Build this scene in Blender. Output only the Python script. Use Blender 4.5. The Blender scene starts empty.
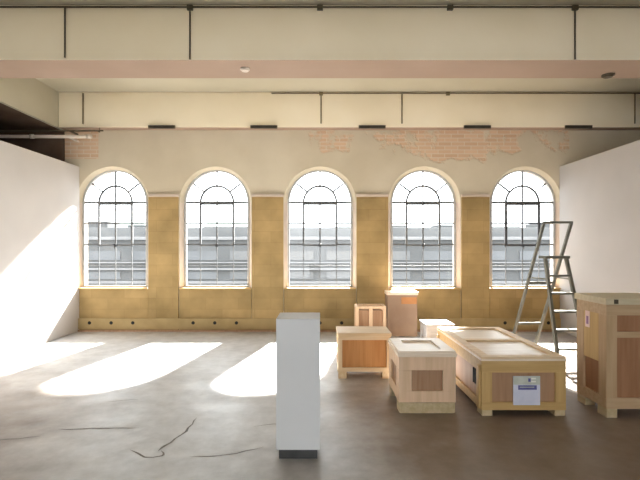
import bpy, bmesh, math, random
from mathutils import Vector, Matrix
random.seed(7)
S = bpy.context.scene
COL = S.collection
PI = math.pi

# ------------------------------------------------------------------ helpers
class MB:
    """collects shapes, links them as ONE mesh object"""
    def __init__(self): self.bm = bmesh.new()
    def box(self, x0, x1, y0, y1, z0, z1, bev=0.0, mi=0):
        t = bmesh.new()
        bmesh.ops.create_cube(t, size=1)
        for v in t.verts:
            v.co = Vector(((x0+x1)/2+v.co.x*(x1-x0), (y0+y1)/2+v.co.y*(y1-y0), (z0+z1)/2+v.co.z*(z1-z0)))
        if bev > 0:
            bmesh.ops.bevel(t, geom=list(t.edges), offset=bev, segments=2, affect='EDGES', profile=.6)
        for f in t.faces: f.material_index = mi
        self._add(t); return self
    def _add(self, t):
        me = bpy.data.meshes.new('tmp'); t.to_mesh(me); t.free()
        self.bm.from_mesh(me); bpy.data.meshes.remove(me)
    def bar(self, a, b, w, h, up=(0, 0, 1), mi=0, bev=0.0):
        """rectangular bar from a to b: w across, h along up"""
        a, b = Vector(a), Vector(b); d = b-a; L = d.length; d.normalize()
        up = Vector(up); s = d.cross(up)
        if s.length < 1e-5: s = d.cross(Vector((0, 1, 0)))
        s.normalize(); u = s.cross(d).normalized()
        t = bmesh.new(); bmesh.ops.create_cube(t, size=1)
        if bev > 0:
            for v in t.verts: v.co = Vector((v.co.x*w, v.co.y*L, v.co.z*h))
            bmesh.ops.bevel(t, geom=list(t.edges), offset=bev, segments=2, affect='EDGES')
            for v in t.verts: v.co = (a+b)/2 + s*v.co.x + d*v.co.y + u*v.co.z
        else:
            for v in t.verts: v.co = (a+b)/2 + s*v.co.x*w + d*v.co.y*L + u*v.co.z*h
        bmesh.ops.recalc_face_normals(t, faces=t.faces)
        for f in t.faces: f.material_index = mi
        self._add(t); return self
    def tube(self, pts, r, n=10, closed=False):
        """round tube along a polyline"""
        P = [Vector(p) for p in pts]; rings = []
        m = len(P)
        for i, p in enumerate(P):
            if closed: d = P[(i+1) % m]-P[i-1]
            else: d = (P[min(i+1, m-1)]-P[max(i-1, 0)])
            d.normalize()
            ref = Vector((0, 0, 1)) if abs(d.z) < .9 else Vector((0, 1, 0))
            s = d.cross(ref).normalized(); u = s.cross(d)
            rings.append([self.bm.verts.new(p+(s*math.cos(2*PI*k/n)+u*math.sin(2*PI*k/n))*r) for k in range(n)])
        rng = range(m if closed else m-1)
        for i in rng:
            A, B = rings[i], rings[(i+1) % m]
            for k in range(n):
                f = self.bm.faces.new((A[k], A[(k+1) % n], B[(k+1) % n], B[k])); f.smooth = True
        if not closed:
            self.bm.faces.new(rings[0]); self.bm.faces.new(rings[-1][::-1])
        bmesh.ops.recalc_face_normals(self.bm, faces=self.bm.faces)
        return self
    def disc(self, c, axis, r, h, n=20):
        c = Vector(c); a = Vector(axis).normalized()
        return self.tube([c-a*h/2, c+a*h/2], r, n)
    def sweep(self, path, hw, y0, y1, closed=False):
        """rectangular section swept along an XZ polyline: hw half width in the plane, y0..y1 deep"""
        P = [Vector((p[0], p[1])) for p in path]; m = len(P); rings = []
        for i in range(m):
            if closed: pv, nx = P[i-1], P[(i+1) % m]
            else: pv, nx = P[max(i-1, 0)], P[min(i+1, m-1)]
            d1 = (P[i]-pv); d2 = (nx-P[i])
            d1 = d1.normalized() if d1.length > 1e-7 else d2.normalized()
            d2 = d2.normalized() if d2.length > 1e-7 else d1
            n1 = Vector((-d1.y, d1.x)); n2 = Vector((-d2.y, d2.x))
            n = (n1+n2).normalized(); k = hw/max(.3, n.dot(n1))
            a, b = P[i]+n*k, P[i]-n*k
            rings.append([self.bm.verts.new(q) for q in ((a.x, y0, a.y), (b.x, y0, b.y), (b.x, y1, b.y), (a.x, y1, a.y))])
        for i in range(m if closed else m-1):
            A, B = rings[i], rings[(i+1) % m]
            for k in range(4):
                self.bm.faces.new((A[k], A[(k+1) % 4], B[(k+1) % 4], B[k]))
        if not closed:
            self.bm.faces.new(rings[0][::-1]); self.bm.faces.new(rings[-1])
        bmesh.ops.recalc_face_normals(self.bm, faces=self.bm.faces)
        return self
    def poly(self, pts, mi=0):
        f = self.bm.faces.new([self.bm.verts.new(p) for p in pts]); f.material_index = mi; return f
    def build(self, name, mat, parent=None, org=None):
        me = bpy.data.meshes.new(name)
        if org is not None:
            bmesh.ops.translate(self.bm, vec=-Vector(org), verts=self.bm.verts)
        self.bm.to_mesh(me); self.bm.free()
        for m in (mat if isinstance(mat, (list, tuple)) else [mat]): me.materials.append(m)
        o = bpy.data.objects.new(name, me); COL.objects.link(o)
        if parent: o.parent = parent
        elif org is not None: o.location = org
        return o

def tag(o, label=None, cat=None, group=None, kind=None):
    if label: o['label'] = label
    if cat: o['category'] = cat
    if group: o['group'] = group
    if kind: o['kind'] = kind
    return o

def empty(name, loc, label, cat, group=None, rz=0.0):
    o = bpy.data.objects.new(name, None); COL.objects.link(o)
    o.empty_display_size = .1; o.location = loc; o.rotation_euler = (0, 0, rz)
    return tag(o, label, cat, group)

def struct(o, label=None, cat=None):
    return tag(o, label, cat, None, 'structure')

# ------------------------------------------------------------------ materials
def lin(c):
    return tuple((x/255/12.92 if x/255 <= .04045 else ((x/255+.055)/1.055)**2.4) for x in c)

def base_mat(name, rough=.6, spec=.5, metal=0.0):
    m = bpy.data.materials.new(name); m.use_nodes = True
    nt = m.node_tree; b = nt.nodes['Principled BSDF']
    b.inputs['Roughness'].default_value = rough
    b.inputs['Specular IOR Level'].default_value = spec
    b.inputs['Metallic'].default_value = metal
    return m, nt, b

def noise_mat(name, c1, c2, scale=6, rough=.6, spec=.4, metal=0, bump=.0, stretch=(1, 1, 1), detail=5, lo=.35, hi=.65):
    m, nt, b = base_mat(name, rough, spec, metal)
    tc = nt.nodes.new('ShaderNodeTexCoord'); mp = nt.nodes.new('ShaderNodeMapping')
    mp.inputs['Scale'].default_value = stretch
    n = nt.nodes.new('ShaderNodeTexNoise'); n.inputs['Scale'].default_value = scale; n.inputs['Detail'].default_value = detail
    r = nt.nodes.new('ShaderNodeValToRGB')
    r.color_ramp.elements[0].position = lo; r.color_ramp.elements[1].position = hi
    r.color_ramp.elements[0].color = (*c1, 1); r.color_ramp.elements[1].color = (*c2, 1)
    L = nt.links.new
    L(tc.outputs['Object'], mp.inputs[0]); L(mp.outputs[0], n.inputs['Vector'])
    L(n.outputs['Fac'], r.inputs[0]); L(r.outputs[0], b.inputs['Base Color'])
    if bump:
        bp = nt.nodes.new('ShaderNodeBump'); bp.inputs['Strength'].default_value = bump; bp.inputs['Distance'].default_value = .02
        L(n.outputs['Fac'], bp.inputs['Height']); L(bp.outputs[0], b.inputs['Normal'])
    return m

def wood(name, c1, c2, axis='z', rough=.55, spec=.35, scale=3):
    st = {'x': (.6, 9, 9), 'y': (9, .6, 9), 'z': (9, 9, .6)}[axis]
    return noise_mat(name, c1, c2, scale, rough, spec, 0, .08, st, 6)

def glass_mat():
    m = bpy.data.materials.new('window glass'); m.use_nodes = True
    nt = m.node_tree; nt.nodes.clear()
    out = nt.nodes.new('ShaderNodeOutputMaterial'); mix = nt.nodes.new('ShaderNodeMixShader')
    tr = nt.nodes.new('ShaderNodeBsdfTransparent'); tr.inputs[0].default_value = (.95, .97, .97, 1)
    gl = nt.nodes.new('ShaderNodeBsdfGlossy'); gl.inputs['Roughness'].default_value = .02
    fr = nt.nodes.new('ShaderNodeFresnel'); fr.inputs['IOR'].default_value = 1.45
    L = nt.links.new
    L(fr.outputs[0], mix.inputs[0]); L(tr.outputs[0], mix.inputs[1]); L(gl.outputs[0], mix.inputs[2]); L(mix.outputs[0], out.inputs[0])
    return m

def plaster_wall():
    """beige plaster with pieces broken away to the pinkish brick on the right, high up"""
    m, nt, b = base_mat('plaster with brick showing', .85, .2)
    N = nt.nodes.new; L = nt.links.new
    geo = N('ShaderNodeNewGeometry'); sep = N('ShaderNodeSeparateXYZ'); L(geo.outputs['Position'], sep.inputs[0])
    n1 = N('ShaderNodeTexNoise'); n1.inputs['Scale'].default_value = 1.1; n1.inputs['Detail'].default_value = 5; L(geo.outputs['Position'], n1.inputs['Vector'])
    rp = N('ShaderNodeValToRGB'); rp.color_ramp.elements[0].position = .35; rp.color_ramp.elements[1].position = .65
    rp.color_ramp.elements[0].color = (*PL1, 1); rp.color_ramp.elements[1].color = (*PL2, 1); L(n1.outputs['Fac'], rp.inputs[0])
    # brick
    cmb = N('ShaderNodeCombineXYZ'); L(sep.outputs['X'], cmb.inputs[0]); L(sep.outputs['Z'], cmb.inputs[1])
    br = N('ShaderNodeTexBrick'); L(cmb.outputs[0], br.inputs['Vector'])
    br.inputs['Scale'].default_value = 1; br.inputs['Brick Width'].default_value = .25; br.inputs['Row Height'].default_value = .075
    br.inputs['Mortar Size'].default_value = .007
    br.inputs['Color1'].default_value = (.58, .39, .26, 1); br.inputs['Color2'].default_value = (.68, .49, .34, 1); br.inputs['Mortar'].default_value = (.68, .58, .44, 1)
    # mask
    n2 = N('ShaderNodeTexNoise'); n2.inputs['Scale'].default_value = 1.7; n2.inputs['Detail'].default_value = 7; n2.inputs['Roughness'].default_value = .6; L(geo.outputs['Position'], n2.inputs['Vector'])
    def mr(sock, a, b_, c, d):
        q = N('ShaderNodeMapRange'); q.inputs['From Min'].default_value = a; q.inputs['From Max'].default_value = b_
        q.inputs['To Min'].default_value = c; q.inputs['To Max'].default_value = d; L(sock, q.inputs['Value']); return q.outputs[0]
    def ma(op, a, b_):
        q = N('ShaderNodeMath'); q.operation = op
        for i, s in enumerate((a, b_)):
            if isinstance(s, (int, float)): q.inputs[i].default_value = s
            else: L(s, q.inputs[i])
        return q.outputs[0]
    wx = mr(sep.outputs['X'], -.7, .5, 0, .30); wz = mr(sep.outputs['Z'], 3.05, 3.45, 0, .32)
    k = ma('ADD', ma('ADD', n2.outputs['Fac'], wx), wz)
    # brick pier by the left opening
    wl = ma('MULTIPLY', ma('LESS_THAN', sep.outputs['X'], -4.22), ma('GREATER_THAN', sep.outputs['Z'], 3.28))
    k = ma('ADD', k, wl)
    msk = ma('MULTIPLY', mr(k, 1.06, 1.12, 0, 1), ma('LESS_THAN', sep.outputs['X'], 4.75))
    mx = N('ShaderNodeMix'); mx.data_type = 'RGBA'; L(msk, mx.inputs[0]); L(rp.outputs[0], mx.inputs[6]); L(br.outputs['Color'], mx.inputs[7])
    L(mx.outputs[2], b.inputs['Base Color'])
    bp = N('ShaderNodeBump'); bp.inputs['Strength'].default_value = .5; bp.inputs['Distance'].default_value = .02
    L(ma('SUBTRACT', n1.outputs['Fac'], msk), bp.inputs['Height']); L(bp.outputs[0], b.inputs['Normal'])
    return m

def ochre_wall():
    """stripped ochre lower wall, faint brick courses and knots"""
    m, nt, b = base_mat('ochre boarding', .7, .25)
    N = nt.nodes.new; L = nt.links.new
    geo = N('ShaderNodeNewGeometry'); sep = N('ShaderNodeSeparateXYZ'); L(geo.outputs['Position'], sep.inputs[0])
    cmb = N('ShaderNodeCombineXYZ'); L(sep.outputs['X'], cmb.inputs[0]); L(sep.outputs['Z'], cmb.inputs[1])
    br = N('ShaderNodeTexBrick'); L(cmb.outputs[0], br.inputs['Vector'])
    br.inputs['Scale'].default_value = 1; br.inputs['Brick Width'].default_value = .62; br.inputs['Row Height'].default_value = .21
    br.inputs['Mortar Size'].default_value = .004
    br.inputs['Color1'].default_value = (*OC1, 1); br.inputs['Color2'].default_value = (*OC2, 1); br.inputs['Mortar'].default_value = (*OC3, 1)
    n = N('ShaderNodeTexNoise'); n.inputs['Scale'].default_value = 2.2; n.inputs['Detail'].default_value = 6; L(geo.outputs['Position'], n.inputs['Vector'])
    rp = N('ShaderNodeValToRGB'); rp.color_ramp.elements[0].position = .3; rp.color_ramp.elements[1].position = .7
    rp.color_ramp.elements[0].color = (.72, .70, .62, 1); rp.color_ramp.elements[1].color = (1.12, 1.08, 1.0, 1); L(n.outputs['Fac'], rp.inputs[0])
    mx = N('ShaderNodeMix'); mx.data_type = 'RGBA'; mx.blend_type = 'MULTIPLY'; mx.inputs[0].default_value = 1
    L(br.outputs['Color'], mx.inputs[6]); L(rp.outputs[0], mx.inputs[7]); L(mx.outputs[2], b.inputs['Base Color'])
    return m

def floor_mat():
    m, nt, b = base_mat('worn concrete with painted shade', .35, .8)
    N = nt.nodes.new; L = nt.links.new
    geo = N('ShaderNodeNewGeometry')
    def noise(s, d=5, r=.55):
        n = N('ShaderNodeTexNoise'); n.inputs['Scale'].default_value = s; n.inputs['Detail'].default_value = d; n.inputs['Roughness'].default_value = r
        L(geo.outputs['Position'], n.inputs['Vector']); return n.outputs['Fac']
    def ramp(s, p0, p1, c0, c1):
        r = N('ShaderNodeValToRGB'); r.color_ramp.elements[0].position = p0; r.color_ramp.elements[1].position = p1
        r.color_ramp.elements[0].color = (*c0, 1); r.color_ramp.elements[1].color = (*c1, 1); L(s, r.inputs[0]); return r.outputs[0]
    sep = N('ShaderNodeSeparateXYZ'); L(geo.outputs['Position'], sep.inputs[0])
    def ma(op, a, b_):
        q = N('ShaderNodeMath'); q.operation = op
        for i, s_ in enumerate((a, b_)):
            if isinstance(s_, (int, float)): q.inputs[i].default_value = s_
            else: L(s_, q.inputs[i])
        return q.outputs[0]
    off = ma('ABSOLUTE', ma('ADD', sep.outputs['X'], 1.05), 0)            # grey by windows and mid floor, brown elsewhere: window sheen, crate shade painted in
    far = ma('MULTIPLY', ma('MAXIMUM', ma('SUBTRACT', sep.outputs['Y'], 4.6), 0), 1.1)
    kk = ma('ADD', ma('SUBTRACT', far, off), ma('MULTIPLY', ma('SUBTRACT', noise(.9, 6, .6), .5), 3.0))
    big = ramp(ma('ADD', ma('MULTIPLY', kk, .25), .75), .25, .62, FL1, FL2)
    fine = ramp(noise(5, 8, .65), .3, .7, (.78, .77, .76), (1.12, 1.12, 1.12))
    mx = N('ShaderNodeMix'); mx.data_type = 'RGBA'; mx.blend_type = 'MULTIPLY'; mx.inputs[0].default_value = 1
    L(big, mx.inputs[6]); L(fine, mx.inputs[7])
    L(mx.outputs[2], b.inputs['Base Color'])
    rr = N('ShaderNodeMapRange'); rr.inputs['From Min'].default_value = .3; rr.inputs['From Max'].default_value = .7
    rr.inputs['To Min'].default_value = .36; rr.inputs['To Max'].default_value = .55; L(noise(1.6, 6, .6), rr.inputs['Value']); L(rr.outputs[0], b.inputs['Roughness'])
    bp = N('ShaderNodeBump'); bp.inputs['Strength'].default_value = .25; bp.inputs['Distance'].default_value = .006
    L(noise(2.5, 6, .6), bp.inputs['Height']); L(bp.outputs[0], b.inputs['Normal'])
    return m

PL1, PL2 = (.56, .485, .36), (.64, .565, .435)
OC1, OC2, OC3 = (.37, .26, .118), (.43, .305, .145), (.34, .235, .11)
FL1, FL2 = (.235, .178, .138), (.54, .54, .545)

M = {}
M['plaster'] = plaster_wall()
M['reveal'] = noise_mat('pinkish reveal plaster', (.56, .46, .38), (.64, .54, .46), 3, .8, .2)
M['ochre'] = ochre_wall()
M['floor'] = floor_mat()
M['crack'] = noise_mat('dark crack', (.20, .19, .18), (.27, .26, .25), 20, .9, .1)
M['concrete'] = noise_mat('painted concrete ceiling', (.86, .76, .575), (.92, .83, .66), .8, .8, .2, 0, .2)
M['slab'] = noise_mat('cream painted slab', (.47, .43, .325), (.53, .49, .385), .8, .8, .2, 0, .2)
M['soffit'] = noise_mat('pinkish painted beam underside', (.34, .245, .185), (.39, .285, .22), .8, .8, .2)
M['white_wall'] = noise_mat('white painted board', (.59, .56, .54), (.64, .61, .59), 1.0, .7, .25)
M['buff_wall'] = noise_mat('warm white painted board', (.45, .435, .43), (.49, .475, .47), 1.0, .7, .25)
M['dark_wall'] = noise_mat('dark brown masonry with painted shade', (.11, .07, .05), (.16, .11, .08), 2.0, .9, .1)  # dark brown so the bay looks unlit: shade put into the colour
M['skirting'] = noise_mat('olive skirting', (.36, .26, .12), (.45, .33, .16), 3, .7, .2)
M['black'] = noise_mat('black paint', (.012, .012, .012), (.02, .02, .02), 8, .6, .3)
M['grey_base'] = noise_mat('dark grey plinth base', (.05, .05, .05), (.07, .07, .07), 8, .6, .3)
M['steel'] = noise_mat('grey steel window bar', (.10, .105, .11), (.15, .155, .16), 8, .5, .4)
M['frame'] = noise_mat('pale grey window frame', (.40, .40, .39), (.48, .48, .47), 8, .5, .4)
M['darksteel'] = noise_mat('dark steel casement', (.05, .05, .055), (.08, .08, .085), 8, .5, .4)
M['glass'] = glass_mat()
M['pedestal'] = noise_mat('white matt pedestal paint', (.68, .685, .695), (.72, .725, .735), 2, .6, .3)
M['pine'] = wood('pale pine', (.70, .50, .29), (.80, .62, .40), 'x')
M['pine_v'] = wood('pale pine upright', (.70, .50, .29), (.80, .62, .40), 'z')
M['pine_y'] = wood('pale pine runner', (.70, .50, .29), (.80, .62, .40), 'y')
M['pink_ply'] = wood('pinkish plywood', (.68, .475, .30), (.78, .56, .38), 'z')
M['lid'] = wood('pale plywood lid', (.78, .64, .50), (.86, .74, .60), 'x', .42, .5)
M['orange_ply'] = wood('orange plywood', (.48, .21, .065), (.56, .27, .09), 'z')
M['brown_ply'] = wood('brown plywood', (.36, .20, .11), (.43, .26, .15), 'z')
M['red_ply'] = wood('red brown plywood', (.30, .145, .07), (.37, .19, .10), 'z')
M['pale'] = wood('pale grey white board', (.42, .39, .37), (.50, .47, .45), 'x')
M['tan'] = wood('tan pine', (.46, .315, .175), (.54, .38, .23), 'x')
M['tan_v'] = wood('tan pine upright', (.45, .305, .165), (.53, .37, .22), 'z')
M['tan_lid'] = wood('tan lid board', (.55, .47, .31), (.63, .55, .38), 'x')
M['ochre_pine'] = wood('ochre pine', (.50, .32, .12), (.60, .40, .17), 'x')
M['ochre_pine_v'] = wood('ochre pine upright', (.50, .32, .12), (.60, .40, .17), 'z')
M['skid'] = wood('greyish runner wood', (.46, .36, .20), (.56, .45, .28), 'y')
M['card'] = noise_mat('brown cardboard', (.30, .20, .14), (.35, .24, .17), 3, .8, .2)
M['paper'] = noise_mat('label paper', (.62, .64, .78), (.70, .71, .84), 10, .6, .3)
M['paper_grey'] = noise_mat('label header', (.50, .52, .46), (.60, .62, .56), 10, .6, .3)
M['blue'] = noise_mat('blue print', (.10, .10, .28), (.14, .14, .36), 10, .6, .3)
M['white_ink'] = noise_mat('white print', (.80, .80, .74), (.88, .88, .82), 10, .6, .3)
M['orange_tape'] = noise_mat('orange tape', (.45, .19, .06), (.50, .22, .08), 8, .5, .3)
M['pink_paper'] = noise_mat('pink label paper', (.80, .58, .52), (.84, .64, .60), 8, .6, .3)
M['purple'] = noise_mat('purple print', (.25, .13, .24), (.32, .18, .30), 8, .6, .3)
M['alu'] = noise_mat('aluminium ladder', (.15, .15, .125), (.20, .20, .17), 5, .5, .4, .3)
M['rubber'] = noise_mat('black rubber', (.02, .02, .02), (.03, .03, .03), 8, .8, .2)
M['conduit'] = noise_mat('dark conduit', (.07, .055, .035), (.11, .09, .06), 6, .6, .3)
M['cream_conduit'] = noise_mat('painted conduit', (.20, .155, .09), (.27, .215, .13), 6, .7, .2)
M['pipe'] = noise_mat('pale painted pipe', (.62, .54, .46), (.70, .62, .54), 3, .5, .4)
M['facade'] = noise_mat('grey render', (.085, .087, .089), (.10, .102, .104), .6, .9, .1)
M['roofgrey'] = noise_mat('light grey roof storey', (.12, .122, .124), (.145, .147, .149), .5, .9, .1)
M['ledge'] = noise_mat('pale grey coping', (.16, .16, .163), (.19, .19, .193), 1, .9, .1)
M['facwin'] = noise_mat('grey factory glazing', (.07, .073, .078), (.09, .094, .10), .5, .3, .4)
M['teal'] = noise_mat('pale green copper roof', (.14, .19, .18), (.17, .22, .21), .8, .8, .2)
M['yard'] = noise_mat('grey asphalt', (.07, .07, .07), (.10, .10, .10), .4, .9, .1)

# ------------------------------------------------------------------ room numbers
YB = 8.57                     # inner face of the window wall
YF = 8.70                     # window plane
YO = 8.88                     # outer face
XL, XR = -4.58, 4.56          # white partitions
XD = -4.86                    # edge of the dark side bay
ZS, ZB = 4.48, 3.82           # slab, underside of beams
WX = [-3.95, -1.99, 0.0, 1.99, 3.91]
HW, SILL, SPR = .63, .82, 2.45
HWI = .685
YR = -6.0                     # rear of the hall
NA = 24

def outline(hw, sill):
    """window outline counter-clockwise from lower left ... as (x,z), open at nothing"""
    p = [(-hw, sill), (hw, sill)]
    for i in range(NA+1):
        a = PI*i/NA
        p.append((hw*math.cos(a), SPR+hw*math.sin(a)))
    return p

def wall_face(mb, y, hw, sill, x0, x1, z0, z1, flip, mi=0):
    def q(a, b, c, d):
        pts = [(a, y, c), (b, y, c), (b, y, d), (a, y, d)]
        mb.poly(pts[::-1] if flip else pts, mi)
    x = x0
    for xc in WX:
        q(x, xc-hw, z0, z1); x = xc+hw
        q(xc-hw, xc+hw, z0, sill)
        arc = [(xc+hw*math.cos(PI-PI*i/NA), SPR+hw*math.sin(PI*i/NA)) for i in range(NA+1)]
        for i in range(NA):
            (ax, az), (bx, bz) = arc[i], arc[i+1]
            pts = [(ax, y, az), (bx, y, bz), (bx, y, z1), (ax, y, z1)]
            mb.poly(pts[::-1] if flip else pts, mi)
    q(x, x1, z0, z1)

mb = MB()
wall_face(mb, YB, HWI, SILL-.02, -8.0, 8.0, 0, ZS, False, 0)
wall_face(mb, YO, HW, SILL-.05, -8.0, 8.0, -.2, ZS+.2, True, 0)
for xc in WX:
    A = [(xc+px, pz) for px, pz in outline(HWI, SILL-.02)]
    B = [(xc+px, pz) for px, pz in outline(HW, SILL-.02)]
    n = len(A)
    for i in range(n):
        j = (i+1) % n
        mb.poly([(A[i][0], YB, A[i][1]), (B[i][0], YF-.02, B[i][1]), (B[j][0], YF-.02, B[j][1]), (A[j][0], YB, A[j][1])], 0 if 2 <= i < n-1 else 1)
        mb.poly([(B[i][0], YF-.02, B[i][1]), (B[i][0], YO, B[i][1]), (B[j][0], YO, B[j][1]), (B[j][0], YF-.02, B[j][1])], 1)
bmesh.ops.remove_doubles(mb.bm, verts=mb.bm.verts, dist=.0005)
struct(mb.build('wall_back', [M['plaster'], M['reveal']]), 'plastered window wall with brick showing at the top right', 'wall')

# ochre boarding on the lower wall
mb = MB()
edges = [XL+.004] + [v for xc in WX for v in (xc-HWI, xc+HWI)] + [XR-.004]
for i in range(0, len(edges), 2):
    a, b = edges[i], edges[i+1]
    if b-a > .06: mb.box(a+.012, b-.012, YB-.045, YB, .0, 2.55, .004)
for xc in WX:
    a, b = max(xc-HWI+.0, XL+.004), min(xc+HWI, XR-.004)
    mb.box(a, b, YB-.022, YB, 0, SILL-.022, .003)
struct(mb.build('trim_1', M['ochre']), 'ochre boarding on the piers and under the windows', 'wall panelling')
for i in range(0, len(edges), 2):
    a, b = edges[i], edges[i+1]
    if b-a > .06:
        mb = MB(); mb.box(a+.004, b-.004, YB-.055, YB-.0005, 2.551, 2.60, .006)
        struct(mb.build('trim_%d' % (10+i), M['reveal']), 'pinkish ledge capping the ochre pier', 'trim')
# skirting with three dark holes under every window
mb = MB(); mb.box(XL+.004, XR-.004, YB-.06, YB-.0455, .045, .25, .003)
sk = mb.build('baseboard_back', M['skirting']); struct(sk, 'olive skirting board with dark round holes along the window wall', 'baseboard')
for xc in WX:
    for dx in (-.41, 0, .41):
        m_ = MB(); m_.disc((xc+dx, YB-.0605, .165), (0, 1, 0), .032, .004, 16); m_.build('hole', M['black'], sk)
mb = MB(); mb.box(XL+.004, XR-.004, YB-.075, YB-.0605, 0, .035, .003)
struct(mb.build('trim_2', M['brown_ply']), 'brown strip where the window wall meets the floor', 'floor trim')

# floor
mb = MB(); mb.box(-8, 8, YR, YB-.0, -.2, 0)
fl = mb.build('floor', M['floor']); struct(fl, 'worn concrete floor, grey and brown with sheen and shade painted in', 'floor')
def crack(pts, w):
    m_ = MB(); P = []
    for i in range(len(pts)-1):
        (ax, ay), (bx, by) = pts[i], pts[i+1]
        L = math.hypot(bx-ax, by-ay); k = max(2, int(L/.07)); nx, ny = -(by-ay)/L, (bx-ax)/L
        for j in range(k):
            t = j/k; o = random.uniform(-.012, .012)
            P.append((ax+(bx-ax)*t+nx*o, ay+(by-ay)*t+ny*o))
    P.append(pts[-1]); ws = [w*random.uniform(.5, 1.2) for _ in P]; ws[0] = ws[-1] = .001
    for i in range(len(P)-1):
        (ax, ay), (bx, by) = P[i], P[i+1]; L = math.hypot(bx-ax, by-ay); nx, ny = -(by-ay)/L, (bx-ax)/L
        m_.poly([(ax-nx*ws[i], ay-ny*ws[i], .0012), (bx-nx*ws[i+1], by-ny*ws[i+1], .0012), (bx+nx*ws[i+1], by+ny*ws[i+1], .0012), (ax+nx*ws[i], ay+ny*ws[i], .0012)])
    m_.build('crack', M['crack'], fl)
crack([(-1.15, 4.22), (-1.16, 3.90), (-1.22, 3.68), (-1.27, 3.52)], .011)
crack([(-1.25, 3.54), (-1.20, 3.44), (-1.34, 3.42), (-1.50, 3.55)], .009)
crack([(-2.30, 3.95), (-1.95, 3.97), (-1.60, 3.98)], .008)
crack([(-2.75, 3.72), (-2.52, 3.76), (-2.36, 3.80)], .008)
crack([(-2.20, 4.65), (-1.9, 4.72)], .006)
crack([(-1.0, 3.42), (-.72, 3.46), (-.45, 3.60)], .007)
crack([(-.60, 4.0), (-.42, 4.06), (-.2, 4.02)], .006)

# partitions
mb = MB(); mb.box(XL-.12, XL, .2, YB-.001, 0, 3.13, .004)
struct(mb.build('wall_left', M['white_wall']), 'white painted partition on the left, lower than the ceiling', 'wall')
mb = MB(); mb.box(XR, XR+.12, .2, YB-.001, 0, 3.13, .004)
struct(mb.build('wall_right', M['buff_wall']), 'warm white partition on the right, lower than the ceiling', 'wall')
# dark side bay left, shaded bay right, unseen rear wall, wide opening added for fill light
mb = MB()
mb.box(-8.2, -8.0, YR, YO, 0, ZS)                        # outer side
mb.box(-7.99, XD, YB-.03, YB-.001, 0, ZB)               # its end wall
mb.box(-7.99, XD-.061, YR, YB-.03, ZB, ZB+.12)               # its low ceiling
struct(mb.build('wall_side_bay', M['dark_wall']), 'side bay behind the left partition, its shade painted dark brown', 'wall')
mb = MB(); mb.box(XD-.06, XD, YR, YB-.001, ZB, ZS)
struct(mb.build('trim_3', M['slab']), 'concrete edge beam over the left partition', 'beam')
mb = MB(); mb.box(8.0, 8.2, YR, YO, 0, ZS)
struct(mb.build('wall_far_right', M['plaster']), 'plastered side wall beyond the right partition', 'wall')
mb = MB()
mb.box(-8.2, -3.2, YR-.2, YR, 0, ZS); mb.box(3.2, 8.2, YR-.2, YR, 0, ZS); mb.box(-3.2, 3.2, YR-.2, YR, 3.0, ZS)
struct(mb.build('wall_rear', M['white_wall']), 'unseen rear wall with a wide opening added for fill light', 'wall')

# ceiling slab and beams
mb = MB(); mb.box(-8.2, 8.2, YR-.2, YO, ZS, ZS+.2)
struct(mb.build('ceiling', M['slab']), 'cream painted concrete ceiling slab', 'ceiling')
def beam(n, y0, y1, label):
    m_ = MB(); m_.box(XD+.001 if n == 5 else -7.99, 7.99, y0, y1, ZB, ZS-.001, .012)
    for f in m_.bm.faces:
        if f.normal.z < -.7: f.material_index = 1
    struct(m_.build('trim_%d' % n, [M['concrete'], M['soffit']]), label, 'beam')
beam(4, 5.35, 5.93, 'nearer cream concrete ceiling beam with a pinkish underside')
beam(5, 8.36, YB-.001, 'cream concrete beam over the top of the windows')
beam(6, 2.30, 2.88, 'ceiling beam overhead, out of view')

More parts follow.
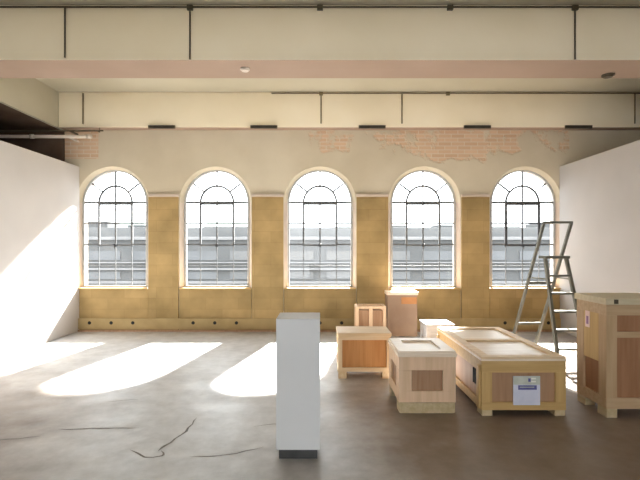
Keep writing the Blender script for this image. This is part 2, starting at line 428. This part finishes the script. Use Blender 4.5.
# ------------------------------------------------------------------ windows
BW = .0185
def arcp(r, a0, a1, n=20, cz=SPR):
    return [(r*math.cos(a0+(a1-a0)*i/n), cz+r*math.sin(a0+(a1-a0)*i/n)) for i in range(n+1)]
CX, CZ0, CZ1 = .318, 1.635, 2.46
def make_window(n, xc, label, dark=False):
    org = (xc, YF, SILL)
    def part(mb_, name, mat, par): 
        o = mb_.build(name, mat, par, (0, 0, SILL)); return o
    # outer frame is the root mesh
    f = MB(); f.sweep([(px*(1-.02/HW), pz+(.02 if pz < 1 else 0)) for px, pz in outline(HW-.002, SILL)], .018, -.025, .025, True)
    root = f.build('window_%d' % n, M['frame'], None, (0, 0, SILL)); root.location = org
    struct(root, label, 'window')
    g = MB()
    g.sweep([(-.615, CZ1), (.615, CZ1)], BW, -.012, .012)
    for z in (2.06, 1.65):
        g.sweep([(-.60, z), (-CX, z)], BW*.8, -.010, .010); g.sweep([(CX, z), (.60, z)], BW*.8, -.010, .010)
    for z in (1.24, ):
        g.sweep([(-.60, z), (.60, z)], BW*.33, -.010, .010)
    for x in (-CX, 0, CX):
        g.sweep([(x, SILL+.03), (x, CZ0)], BW*.32, -.009, .009)
    g.sweep(arcp(CX, PI, 0, 20, CZ1), BW, -.011, .011)
    g.sweep([(0, CZ1), (0, SPR+.615)], BW*.8, -.010, .010)
    for a in (PI*.22, PI*.78):
        c, s = math.cos(a), math.sin(a)
        g.sweep([(c*CX, CZ1+s*CX), (c*.59, SPR+s*.59)], BW*.8, -.010, .010)
    part(g, 'glazing_bars', M['steel'], root)
    w = .021 if dark else .0165
    c = MB(); c.sweep([(-CX, CZ0), (CX, CZ0), (CX, CZ1-.03), (-CX, CZ1-.03)], w, -.022, .02, True)
    c.sweep([(0, CZ0), (0, CZ1-.03)], BW*.75, -.008, .008); c.sweep([(-CX, 2.06), (CX, 2.06)], BW*.75, -.0075, .0075)
    cs = part(c, 'casement', M['darksteel' if dark else 'steel'], root)
    l = MB(); l.box(-.022, .022, -.05, -.022, CZ0-.03, CZ0+.03, .006); l.bar((0, -.05, CZ0), (.0, -.06, CZ0-.07), .014, .014)
    part(l, 'latch', M['darksteel'], cs)
    gl = MB()
    ov = outline(HW-.02, SILL+.02)
    gl.poly([(px, .0, pz) for px, pz in ov])
    part(gl, 'glass', M['glass'], root)
    s = MB(); s.box(-HWI+.004, HWI-.004, -(YF-YB)-.05, -.027, SILL-.02, SILL+.004, .005)
    s.bm.verts.ensure_lookup_table()
    for v in s.bm.verts:                                  # splay with the reveal
        if v.co.y > -.1: v.co.x *= (HW-.004)/(HWI-.004)
    part(s, 'window_sill', M['ochre_pine'], root)
names = ['arched steel window nearest the left partition', 'arched steel window second from the left partition',
         'middle arched steel window of the five', 'arched steel window behind the tall brown box',
         'arched steel window behind the step ladder, with a dark casement']
for i, xc in enumerate(WX):
    make_window(i+1, xc, names[i], i == 4)

# ------------------------------------------------------------------ things on the ceiling and wall
def conduit(y, z, x0, x1, drops, boxes, label, mt):
    t = empty('electrical_conduit', (0, y, z), label, 'conduit')
    m_ = MB(); m_.tube([(x0, 0, 0), (x1, 0, 0)], .011, 8); m_.build('conduit_run', mt, t)
    for x, L in drops:
        d = MB(); d.tube([(x, -.0, -.012), (x, -.0, -L)], .0105 if y < 6 else .013, 8); d.build('conduit_drop', mt, t)
    for x in boxes:
        b = MB(); b.box(x-.035, x+.035, -.02, .0175, -.038, .02, .006); b.build('junction_box', mt, t)
k1 = 5.335/450
conduit(5.333, ZS-.035, -4.4, 7.5, [((65-320)*k1, .60), ((190-320)*k1, .62), ((575-320)*k1, .62)], [(320-320)*k1, (450-320)*k1, (575-320)*k1, (190-320)*k1],
        'thin dark conduit along the top of the nearer ceiling beam with three drops', M['conduit'])
k2 = 8.34/450
conduit(8.343, ZS-.03, -.9, 7.5, [(0.02, .56), ((402-320)*k2, .56), ((635-320)*k2, .56)], [(448-320)*k2, 0.02],
        'thin conduit along the top of the beam over the windows', M['cream_conduit'])
m_ = MB(); m_.tube([((83-320)*k2, 8.343, ZS-.03), ((83-320)*k2, 8.343, ZB+.06)], .0165, 8)
tag(m_.build('wall_cable', M['cream_conduit'], None, ((83-320)*k2, 8.343, ZB+.06)), 'short dark vertical cable on the beam above the leftmost window', 'cable')

vents = ['dark slot vent above the pier right of the leftmost window', 'dark slot vent under the beam left of the middle window',
         'dark slot vent under the beam between middle window and its right neighbour', 'dark slot vent above the pier left of the rightmost window',
         'dark slot vent under the beam at the right partition end']
for x, lb in zip((162, 264, 372, 477, 578), vents):
    c = (x-320)*8.36/450
    t = empty('slot_vent', (c, 8.345, ZB+.02), lb, 'vent', 'slot vents along the beam over the windows')
    a = MB(); a.box(-.25, .25, -.02, .014, -.045, .015, .004); a.build('vent_frame', M['conduit'], t)
    a = MB()
    for k in range(3): a.box(-.235, .235, -.024, -.0195, -.038+k*.018, -.028+k*.018)
    a.build('vent_slats', M['black'], t)

m_ = MB(); m_.tube([(-7.9, 8.28, 3.64), (-4.2, 8.28, 3.63)], .032, 12)
for x in (-6.5, -5.3, -4.25): m_.tube([(x-.03, 8.28, 3.635), (x+.03, 8.28, 3.635)], .043, 12)
for x in (-4.6,): m_.box(x-.015, x+.015, 8.27, 8.569, 3.59, 3.62)
tag(m_.build('water_pipe', M['pipe'], None, (-4.2, 8.28, 3.63)), 'pale horizontal pipe above the left partition running into the dark bay', 'pipe')
m_ = MB(); m_.tube([(-7.9, 8.30, 3.745), (-6, 8.30, 3.735), (-4.0, 8.30, 3.745)], .014, 8)
for x in (-4.1,):
    m_.box(x-.006, x+.006, 8.37, 8.38, 3.73, ZB+.002); m_.box(x-.006, x+.006, 8.29, 8.38, 3.73, 3.745)
m_.box(-4.62, -4.60, 8.30, 8.569, 3.725, 3.755)
tag(m_.build('cable', M['conduit'], None, (-4.0, 8.30, 3.74)), 'thin dark cable just above the pale pipe at the left', 'cable')
def dome(x, y, mat, label, nm, r=.06):
    t = empty(nm, (x, y, ZB), label, 'ceiling fixture')
    a = MB(); a.disc((0, 0, -.008), (0, 0, 1), r, .016, 20); a.build('base', mat, t)
    a = MB(); a.disc((0, 0, -.024), (0, 0, 1), r*.72, .016, 20); a.build('cap', mat, t)
dome((608-320)*5.8/450, 5.80, M['conduit'], 'small dark round fixture under the nearer beam at the right', 'ceiling_sensor', .075)
dome((245-320)*5.6/450, 5.60, M['pipe'], 'small pale round fixture under the nearer beam left of centre', 'ceiling_sensor', .06)

# ------------------------------------------------------------------ pedestal
t = empty('display_pedestal', (-.165, 3.545, 0), 'tall white square display pedestal standing on a recessed dark base', 'pedestal')
a = MB(); a.box(-.165, .165, -.165, .165, .075, 1.06, .004); a.build('body', M['pedestal'], t)
a = MB(); a.box(-.145, .145, -.145, .145, 0, .075, .002); o = a.build('base', M['grey_base'], t); o['label'] = 'recessed dark base'

# ------------------------------------------------------------------ crates
def crate(name, x0, x1, y0, y1, z1, label, group, frame, frame_v, panel, lid, bw=.09, sk=.09, lid_t=.03, over=.012, mid=False, nsk=2,
          lid_batten=True, skmat=None, rail_b=None, rail_t=None, mid_at=.5, rz=0, feet=False, lb=None, ins=.05):
    """a framed plywood case: panels set back behind battens, lid, runners underneath"""
    cx, cy = (x0+x1)/2, (y0+y1)/2; hx, hy = (x1-x0)/2, (y1-y0)/2
    t = empty(name, (cx, cy, 0), label, 'crate', group, rz)
    T = .022; zb, zt = sk, z1-lid_t
    rb, rt = rail_b or bw, rail_t or bw
    a = MB(); a.box(-hx+T, hx-T, -hy+T, hy-T, zb, zt-.001); a.build('panel', panel, t)
    # front, back frames
    for s in (-1, 1):
        y_a, y_b = (-hy, -hy+T) if s < 0 else (hy-T, hy)
        nm = 'front_frame' if s < 0 else 'back_frame'
        a = MB()
        a.box(-hx, hx, y_a, y_b, zb, zb+rb, .003); a.box(-hx, hx, y_a, y_b, zt-rt, zt, .003)
        a.box(-hx, -hx+bw, y_a, y_b, zb+rb, zt-rt, .003, 1); a.box(hx-bw, hx, y_a, y_b, zb+rb, zt-rt, .003, 1)
        if mid:
            zm = zb+(zt-zb)*mid_at; a.box(-hx+bw, hx-bw, y_a, y_b, zm-bw*.27, zm+bw*.27, .003)
        a.build(nm, [frame, frame_v], t)
    for s in (-1, 1):
        x_a, x_b = (-hx, -hx+T) if s < 0 else (hx-T, hx)
        a = MB()
        a.box(x_a, x_b, -hy+T, hy-T, zb, zb+rb, .003); a.box(x_a, x_b, -hy+T, hy-T, zt-rt, zt, .003)
        a.box(x_a, x_b, -hy+T, -hy+T+bw, zb+rb, zt-rt, .003, 1); a.box(x_a, x_b, hy-T-bw, hy-T, zb+rb, zt-rt, .003, 1)
        a.build('side_frame', [frame, frame_v], t)
    l = MB(); l.box(-hx-over, hx+over, -hy-over, hy+over, zt, z1, .004); lo = l.build('lid', lid, t)
    if lid_batten:
        b = MB(); q = bw*.9
        b.box(-hx, hx, -hy, -hy+q, z1, z1+.02, .003); b.box(-hx, hx, hy-q, hy, z1, z1+.02, .003)
        b.box(-hx, -hx+q, -hy+q, hy-q, z1, z1+.02, .003); b.box(hx-q, hx, -hy+q, hy-q, z1, z1+.02, .003)
        if hy > .6:
            b.box(-hx+q, hx-q, -.03, .05, z1, z1+.02, .003)
        b.build('lid_battens', lb or lid, lo)
    if feet:
        for sx in (-1, 1):
            for sy in (-1, 1):
                s_ = MB(); s_.box(sx*(hx-.055)-.05, sx*(hx-.055)+.05, sy*(hy-.075)-.07, sy*(hy-.075)+.07, 0, sk, .004); s_.build('foot', skmat or M['skid'], t)
        return t, hx, hy, zb, zt
    for i in range(nsk):
        x = -hx+.05+(2*hx-.1)*i/(nsk-1)
        s_ = MB(); s_.box(x-.05, x+.05, -hy+.004, hy-.004, 0, sk, .004); s_.build('runner', skmat or M['skid'], t)
    return t, hx, hy, zb, zt

# A: small crate with the orange panel
crate('packing_crate', .22, .86, 5.46, 5.92, .555, 'small wooden crate with an orange panel, leftmost of the crates', 'wooden packing crates',
      M['pine'], M['pine_v'], M['orange_ply'], M['pine'], bw=.05, sk=.085, lid_t=.035, over=.008, lid_batten=False, skmat=M['pine_y'], feet=True)
# C: pinkish crate
tC, hx, hy, zb, zt = crate('packing_crate', .76, 1.31, 4.34, 4.97, .575, 'pinkish wooden crate with a small recessed front panel beside the long crate', 'wooden packing crates',
      M['pink_ply'], M['pink_ply'], M['brown_ply'], M['lid'], bw=.125, sk=.10, lid_t=.035, over=.010, skmat=M['skid'], rail_b=.11, rail_t=.13, feet=True)
a = MB(); a.box(-hx+.01, hx-.02, -hy-.012, -hy+.003, .0, .10, .004); a.build('kick_board', M['skid'], tC)
# D: long crate with the label
tD, hx, hy, zb, zt = crate('packing_crate', 1.53, 2.33, 4.26, 5.86, .54, 'long low wooden crate with a blue and white label on its front', 'wooden packing crates',
      M['ochre_pine'], M['ochre_pine_v'], M['brown_ply'], M['lid'], bw=.10, sk=.055, lid_t=.02, over=.003, skmat=M['skid'], rail_b=.075, rail_t=.11, feet=True, lb=M['pine'])
xl = (513-320)*4.26/450-1.93; xr = (540-320)*4.26/450-1.93
zl = 1.6-(405-247)*4.26/450; zh = 1.6-(376-247)*4.26/450
lb = MB(); lb.box(xl, xr, -hy-.0035, -hy+.0, zl, zh); lab = lb.build('paper_label', M['paper'], tD)
zz = lambda py: 1.6-(py-247)*4.26/450
xx = lambda px: (px-320)*4.26/450-1.93
def mark(x0, x1, y0, y1, mat, nm='print'):
    k = MB(); k.box(xx(x0), xx(x1), -hy-.0055, -hy-.0034, zz(y1), zz(y0)); k.build(nm, mat, lab)
mark(513.2, 539.8, 376.2, 384.5, M['paper_grey'], 'label_header')
mark(518, 536.5, 385.2, 389.6, M['blue'], 'blue_band')
def mark2(x0, x1, y0, y1, mat, nm='print'):
    k = MB(); k.box(xx(x0), xx(x1), -hy-.0068, -hy-.0054, zz(y1), zz(y0)); k.build(nm, mat, lab)
mark2(528, 530.4, 378.2, 381.6, M['blue'], 'emblem'); mark2(531, 535.5, 377.6, 379.2, M['white_ink'], 'emblem'); mark2(531, 535.5, 380.6, 382.2, M['white_ink'], 'emblem')
mark2(519.5, 534, 386.6, 387.3, M['paper_grey'], 'print_line')
# hand slots and corner cleats on its left side
for y in (-.53, -.575, -.62):
    h = MB(); h.box(-hx+.008, -hx+.0225, y-.009, y+.009, .24, .39, .004); h.build('vent_slot', M['black'], tD)
h = MB(); h.box(-hx-.018, -hx, -hy+.03, -hy+.10, .06, .47, .004); h.build('side_cleat', M['ochre_pine_v'], tD)
h = MB(); h.box(-hx-.018, -hx, hy-.10, hy-.03, .06, .47, .004); h.build('side_cleat', M['ochre_pine_v'], tD)
# E: tall crate at the right
tE, hx, hy, zb, zt = crate('packing_crate', 2.68, 3.66, 4.21, 4.70, 1.12, 'tall wooden crate with red brown panels by the right edge', 'wooden packing crates',
      M['tan'], M['tan_v'], M['red_ply'], M['tan_lid'], bw=.10, sk=.085, lid_t=.06, over=.015, mid=True, mid_at=.71, feet=True, skmat=M['skid'], lid_batten=False)
lb = MB(); lb.box(-hx-.002, -hx+.002, .02, .09, .80, .96); lo = lb.build('paper_label', M['pink_paper'], tE)
lb = MB(); lb.box(-hx-.0032, -hx-.0019, .035, .07, .83, .91); lb.build('print', M['purple'], lo)
h = MB(); h.box(-hx+.06, -hx+.10, -hy-.021, -hy-.0149, 1.07, 1.11, .003); h.build('lid_latch', M['conduit'], tE)
h = MB(); h.box(-hx+.002, -hx+.0215, -hy+.123, hy-.123, .50, .97, .003); h.build('side_board', M['ochre_pine_v'], tE)
# B: tall box by the window wall
t = empty('packing_box', (1.475, 8.20, 0), 'tall brown box with an orange strip against the wall below a window', 'box')
a = MB(); a.box(-.265, .265, -.15, .15, .0, .76, .006); a.build('body', M['card'], t)
a = MB(); a.box(-.28, .28, -.165, .165, .74, .80, .005); a.build('lid', M['lid'], t)
a = MB(); a.box(-.02, .255, -.158, -.151, .58, .70, .001); a.build('orange_strip', M['orange_tape'], t)
a = MB(); a.box(-.20, .20, -.156, -.151, .08, .50, .001); a.build('front_board', M['card'], t)
# small open frame crate
t = empty('frame_crate', (.86, 7.75, 0), 'small wooden framed case behind the orange panelled crate', 'crate')
for sx in (-1, 1):
    for sy in (-1, 1):
        a = MB(); a.box(sx*.23-.025, sx*.23+.025, sy*.15-.025, sy*.15+.025, 0, .60, .004); a.build('post', M['pink_ply'], t)
for z0 in (.10, .56):
    for s in (-1, 1):
        a = MB(); a.box(-.205, .205, s*.15-.02, s*.15+.02, z0, z0+.04, .003); a.build('rail', M['pink_ply'], t)
        a = MB(); a.box(s*.23-.02, s*.23+.02, -.125, .125, z0, z0+.04, .003); a.build('rail', M['pink_ply'], t)
a = MB(); a.box(-.205, .205, -.135, .145, .14, .52, .002); a.build('inner_box', M['brown_ply'], t)
a = MB(); a.box(-.03, .03, -.158, -.136, .14, .56, .003); a.build('brace', M['pink_ply'], t)
# low pale crate
crate('packing_crate', 1.64, 2.06, 6.92, 7.36, .41, 'low pale crate on the floor behind the long crate, near the windows', 'wooden packing crates',
      M['pale'], M['pale'], M['pale'], M['pale'], bw=.06, sk=.06, lid_t=.03, over=.01, lid_batten=False)

# ------------------------------------------------------------------ step ladder
lad = empty('step_ladder', (3.22, 6.45, 0), 'aluminium step ladder with a platform standing in front of the rightmost window', 'ladder')
O = Vector((3.22, 6.45, 0))
def P(x, y, z): return Vector((x, y, z))-O
# front stiles (with treads) from feet to platform
FLb, FRb = P(3.15, 5.93, 0), P(3.56, 5.93, 0)
FLt, FRt = P(3.195, 6.38, 1.44), P(3.49, 6.38, 1.44)
RLb, RRb = P(2.96, 7.02, 0), P(3.36, 7.06, 0)
RLt, RRt = P(3.165, 6.36, 1.95), P(3.575, 6.40, 1.95)
def stile(a_, b_, nm, w=.036, d=.06, foot=True):
    a = MB(); a.bar(a_+(b_-a_)*.012 if foot else a_, b_, w, d, (0, 1, 0), 0, .004); o = a.build(nm, M['alu'], lad)
    if foot:
        f = MB(); f.bar(a_-(Vector((0,0,0))), a_+(b_-a_)*.03, w+.012, d+.012, (0, 1, 0), 0, .004)
        zmin = min(v.co.z for v in f.bm.verts)
        for v in f.bm.verts: v.co.z -= zmin
        f.build('rubber_foot', M['rubber'], o)
stile(FLb, FLt, 'front_stile'); stile(FRb, FRt, 'front_stile')
stile(RLb, RLt, 'rear_stile', .034, .05); stile(RRb, RRt, 'rear_stile', .034, .05)
for i in range(1, 6):
    t_ = i/6.0
    l_, r_ = FLb+(FLt-FLb)*t_, FRb+(FRt-FRb)*t_
    a = MB(); a.box(l_.x+.012, r_.x-.012, l_.y-.05, l_.y+.04, l_.z-.016, l_.z+.012, .004); a.build('tread', M['alu'], lad)
a = MB(); a.box(FLt.x-.02, FRt.x+.02, FLt.y-.07, FLt.y+.16, 1.435, 1.475, .006); a.build('platform', M['alu'], lad)
for t_ in (.22, .55):
    l_, r_ = RLb+(RLt-RLb)*t_, RRb+(RRt-RRb)*t_
    a = MB(); a.bar(l_, r_, .022, .035, (0, 0, 1), 0, .003); a.build('rear_rail', M['alu'], lad)
a = MB(); a.bar(RLt+Vector((-.012, 0, 0)), RRt+Vector((.012, 0, 0)), .05, .032, (0, 0, 1), 0, .006); a.build('top_rail', M['alu'], lad)
for f0, f1, r0, r1 in ((FLb, FLt, RLb, RLt), (FRb, FRt, RRb, RRt)):
    p = f0+(f1-f0)*.80; q = r0+(r1-r0)*(p.z/1.95)
    a = MB(); a.bar(p, q, .012, .022, (0, 0, 1)); a.build('spreader', M['alu'], lad)

# ------------------------------------------------------------------ outside
mb = MB(); mb.box(-90, 90, YO+.3, 160, -6.4, -6)
struct(mb.build('ground', M['yard']), 'grey yard below the windows', 'ground')
fy = 28.0; kx = fy/450
t = empty('factory_building', (0, fy, -6), 'long grey factory building with pale ledges seen through the windows', 'building')
zf = lambda py: 1.6-(py-247)*fy/450 + 6
a = MB(); a.box(-34, 34, 0, 14, 0, zf(238), .02); a.build('wall', M['facade'], t)
for y0, y1, nm in ((237, 240, 'coping'), (262, 263.2, 'ledge'), (268, 270, 'ledge'), (281, 283.5, 'ledge'), (286, 288, 'ledge')):
    a = MB(); a.box(-34.1, 34.1, -.25, .05, zf(y1), zf(y0), .02); a.build(nm, M['ledge'], t)
for i in range(22):
    x = -31.5+i*3.0
    for y0, y1 in ((251, 260), (271.5, 279)):
        a = MB(); a.box(x-1.1, x+1.1, -.06, .02, zf(y1), zf(y0)); w = a.build('window', M['facwin'], t)
a = MB(); a.box(-34, 34, 3, 14, zf(238), zf(225.5), .02); a.build('roof_storey', M['roofgrey'], t)
for px, w, h in ((96, 2.0, 222), (140, 1.4, 226), (345, 1.8, 228), (447, 1.6, 226), (500, 2.6, 228), (543, 1.2, 224)):
    x = (px-320)*(fy+4)/450
    a = MB(); a.box(x-w/2, x+w/2, 3.6, 5.5, zf(238), zf(h-4), .02); a.build('roof_block', M['facade'], t)
for px, w, top, lab_ in ((124, 2.4, 219, 'pale green gabled roof seen through the leftmost window'), (228, 3.4, 218, 'pale green gabled roof seen through the second window from the left'),
                         (391, 2.2, 217, 'pale green gabled roof seen through the window behind the tall box')):
    yy = 52.0; x = (px-320)*yy/450; z1 = 1.6-(top-247)*yy/450; w *= 1.7
    t = empty('distant_house', (x, yy, -6), lab_, 'building')
    a = MB(); a.box(-w/2, w/2, 0, 6, 0, z1+6-1.0); a.build('wall', M['ledge'], t)
    a = MB()
    for s in (0,):
        v = [(-w/2-.2, -.2), (w/2+.2, -.2), (w/2+.2, 6.2), (-w/2-.2, 6.2)]
        b0 = [a.bm.verts.new((p[0], p[1], z1+6-1.0)) for p in v]; r = [a.bm.verts.new((-w*.3, 3, z1+6)), a.bm.verts.new((w*.3, 3, z1+6))]
        a.bm.faces.new(b0[::-1]); a.bm.faces.new((b0[0], b0[1], r[1], r[0])); a.bm.faces.new((b0[1], b0[2], r[1])); a.bm.faces.new((b0[2], b0[3], r[0], r[1])); a.bm.faces.new((b0[3], b0[0], r[0]))
    a.build('roof', M['teal'], t)

# ------------------------------------------------------------------ light, camera
w = bpy.data.worlds.new('sky'); S.world = w; w.use_nodes = True
bg = w.node_tree.nodes['Background']; bg.inputs[0].default_value = (.93, .97, 1.0, 1); bg.inputs[1].default_value = 5.0
sd = bpy.data.lights.new('sun', 'SUN'); sd.energy = 62; sd.angle = math.radians(2.4); sd.color = (1, .965, .91)
so = bpy.data.objects.new('sun', sd); COL.objects.link(so)
so.rotation_euler = Vector((-.245, -1.275, -1)).to_track_quat('-Z', 'Y').to_euler(); so.location = (5, 20, 15)

cd = bpy.data.cameras.new('camera'); cd.sensor_width = 36; cd.lens = 450/640*36; cd.shift_y = 7/640; cd.clip_start = .05; cd.clip_end = 500
co = bpy.data.objects.new('camera', cd); COL.objects.link(co); co.location = (0, 0, 1.6); co.rotation_euler = (PI/2, 0, 0)
S.camera = co
vs = S.view_settings
S.display_settings.display_device = 'sRGB'
vs.view_transform = 'Standard'; vs.look = 'None'; vs.gamma = 1; vs.use_curve_mapping = False; vs.exposure = 0.45
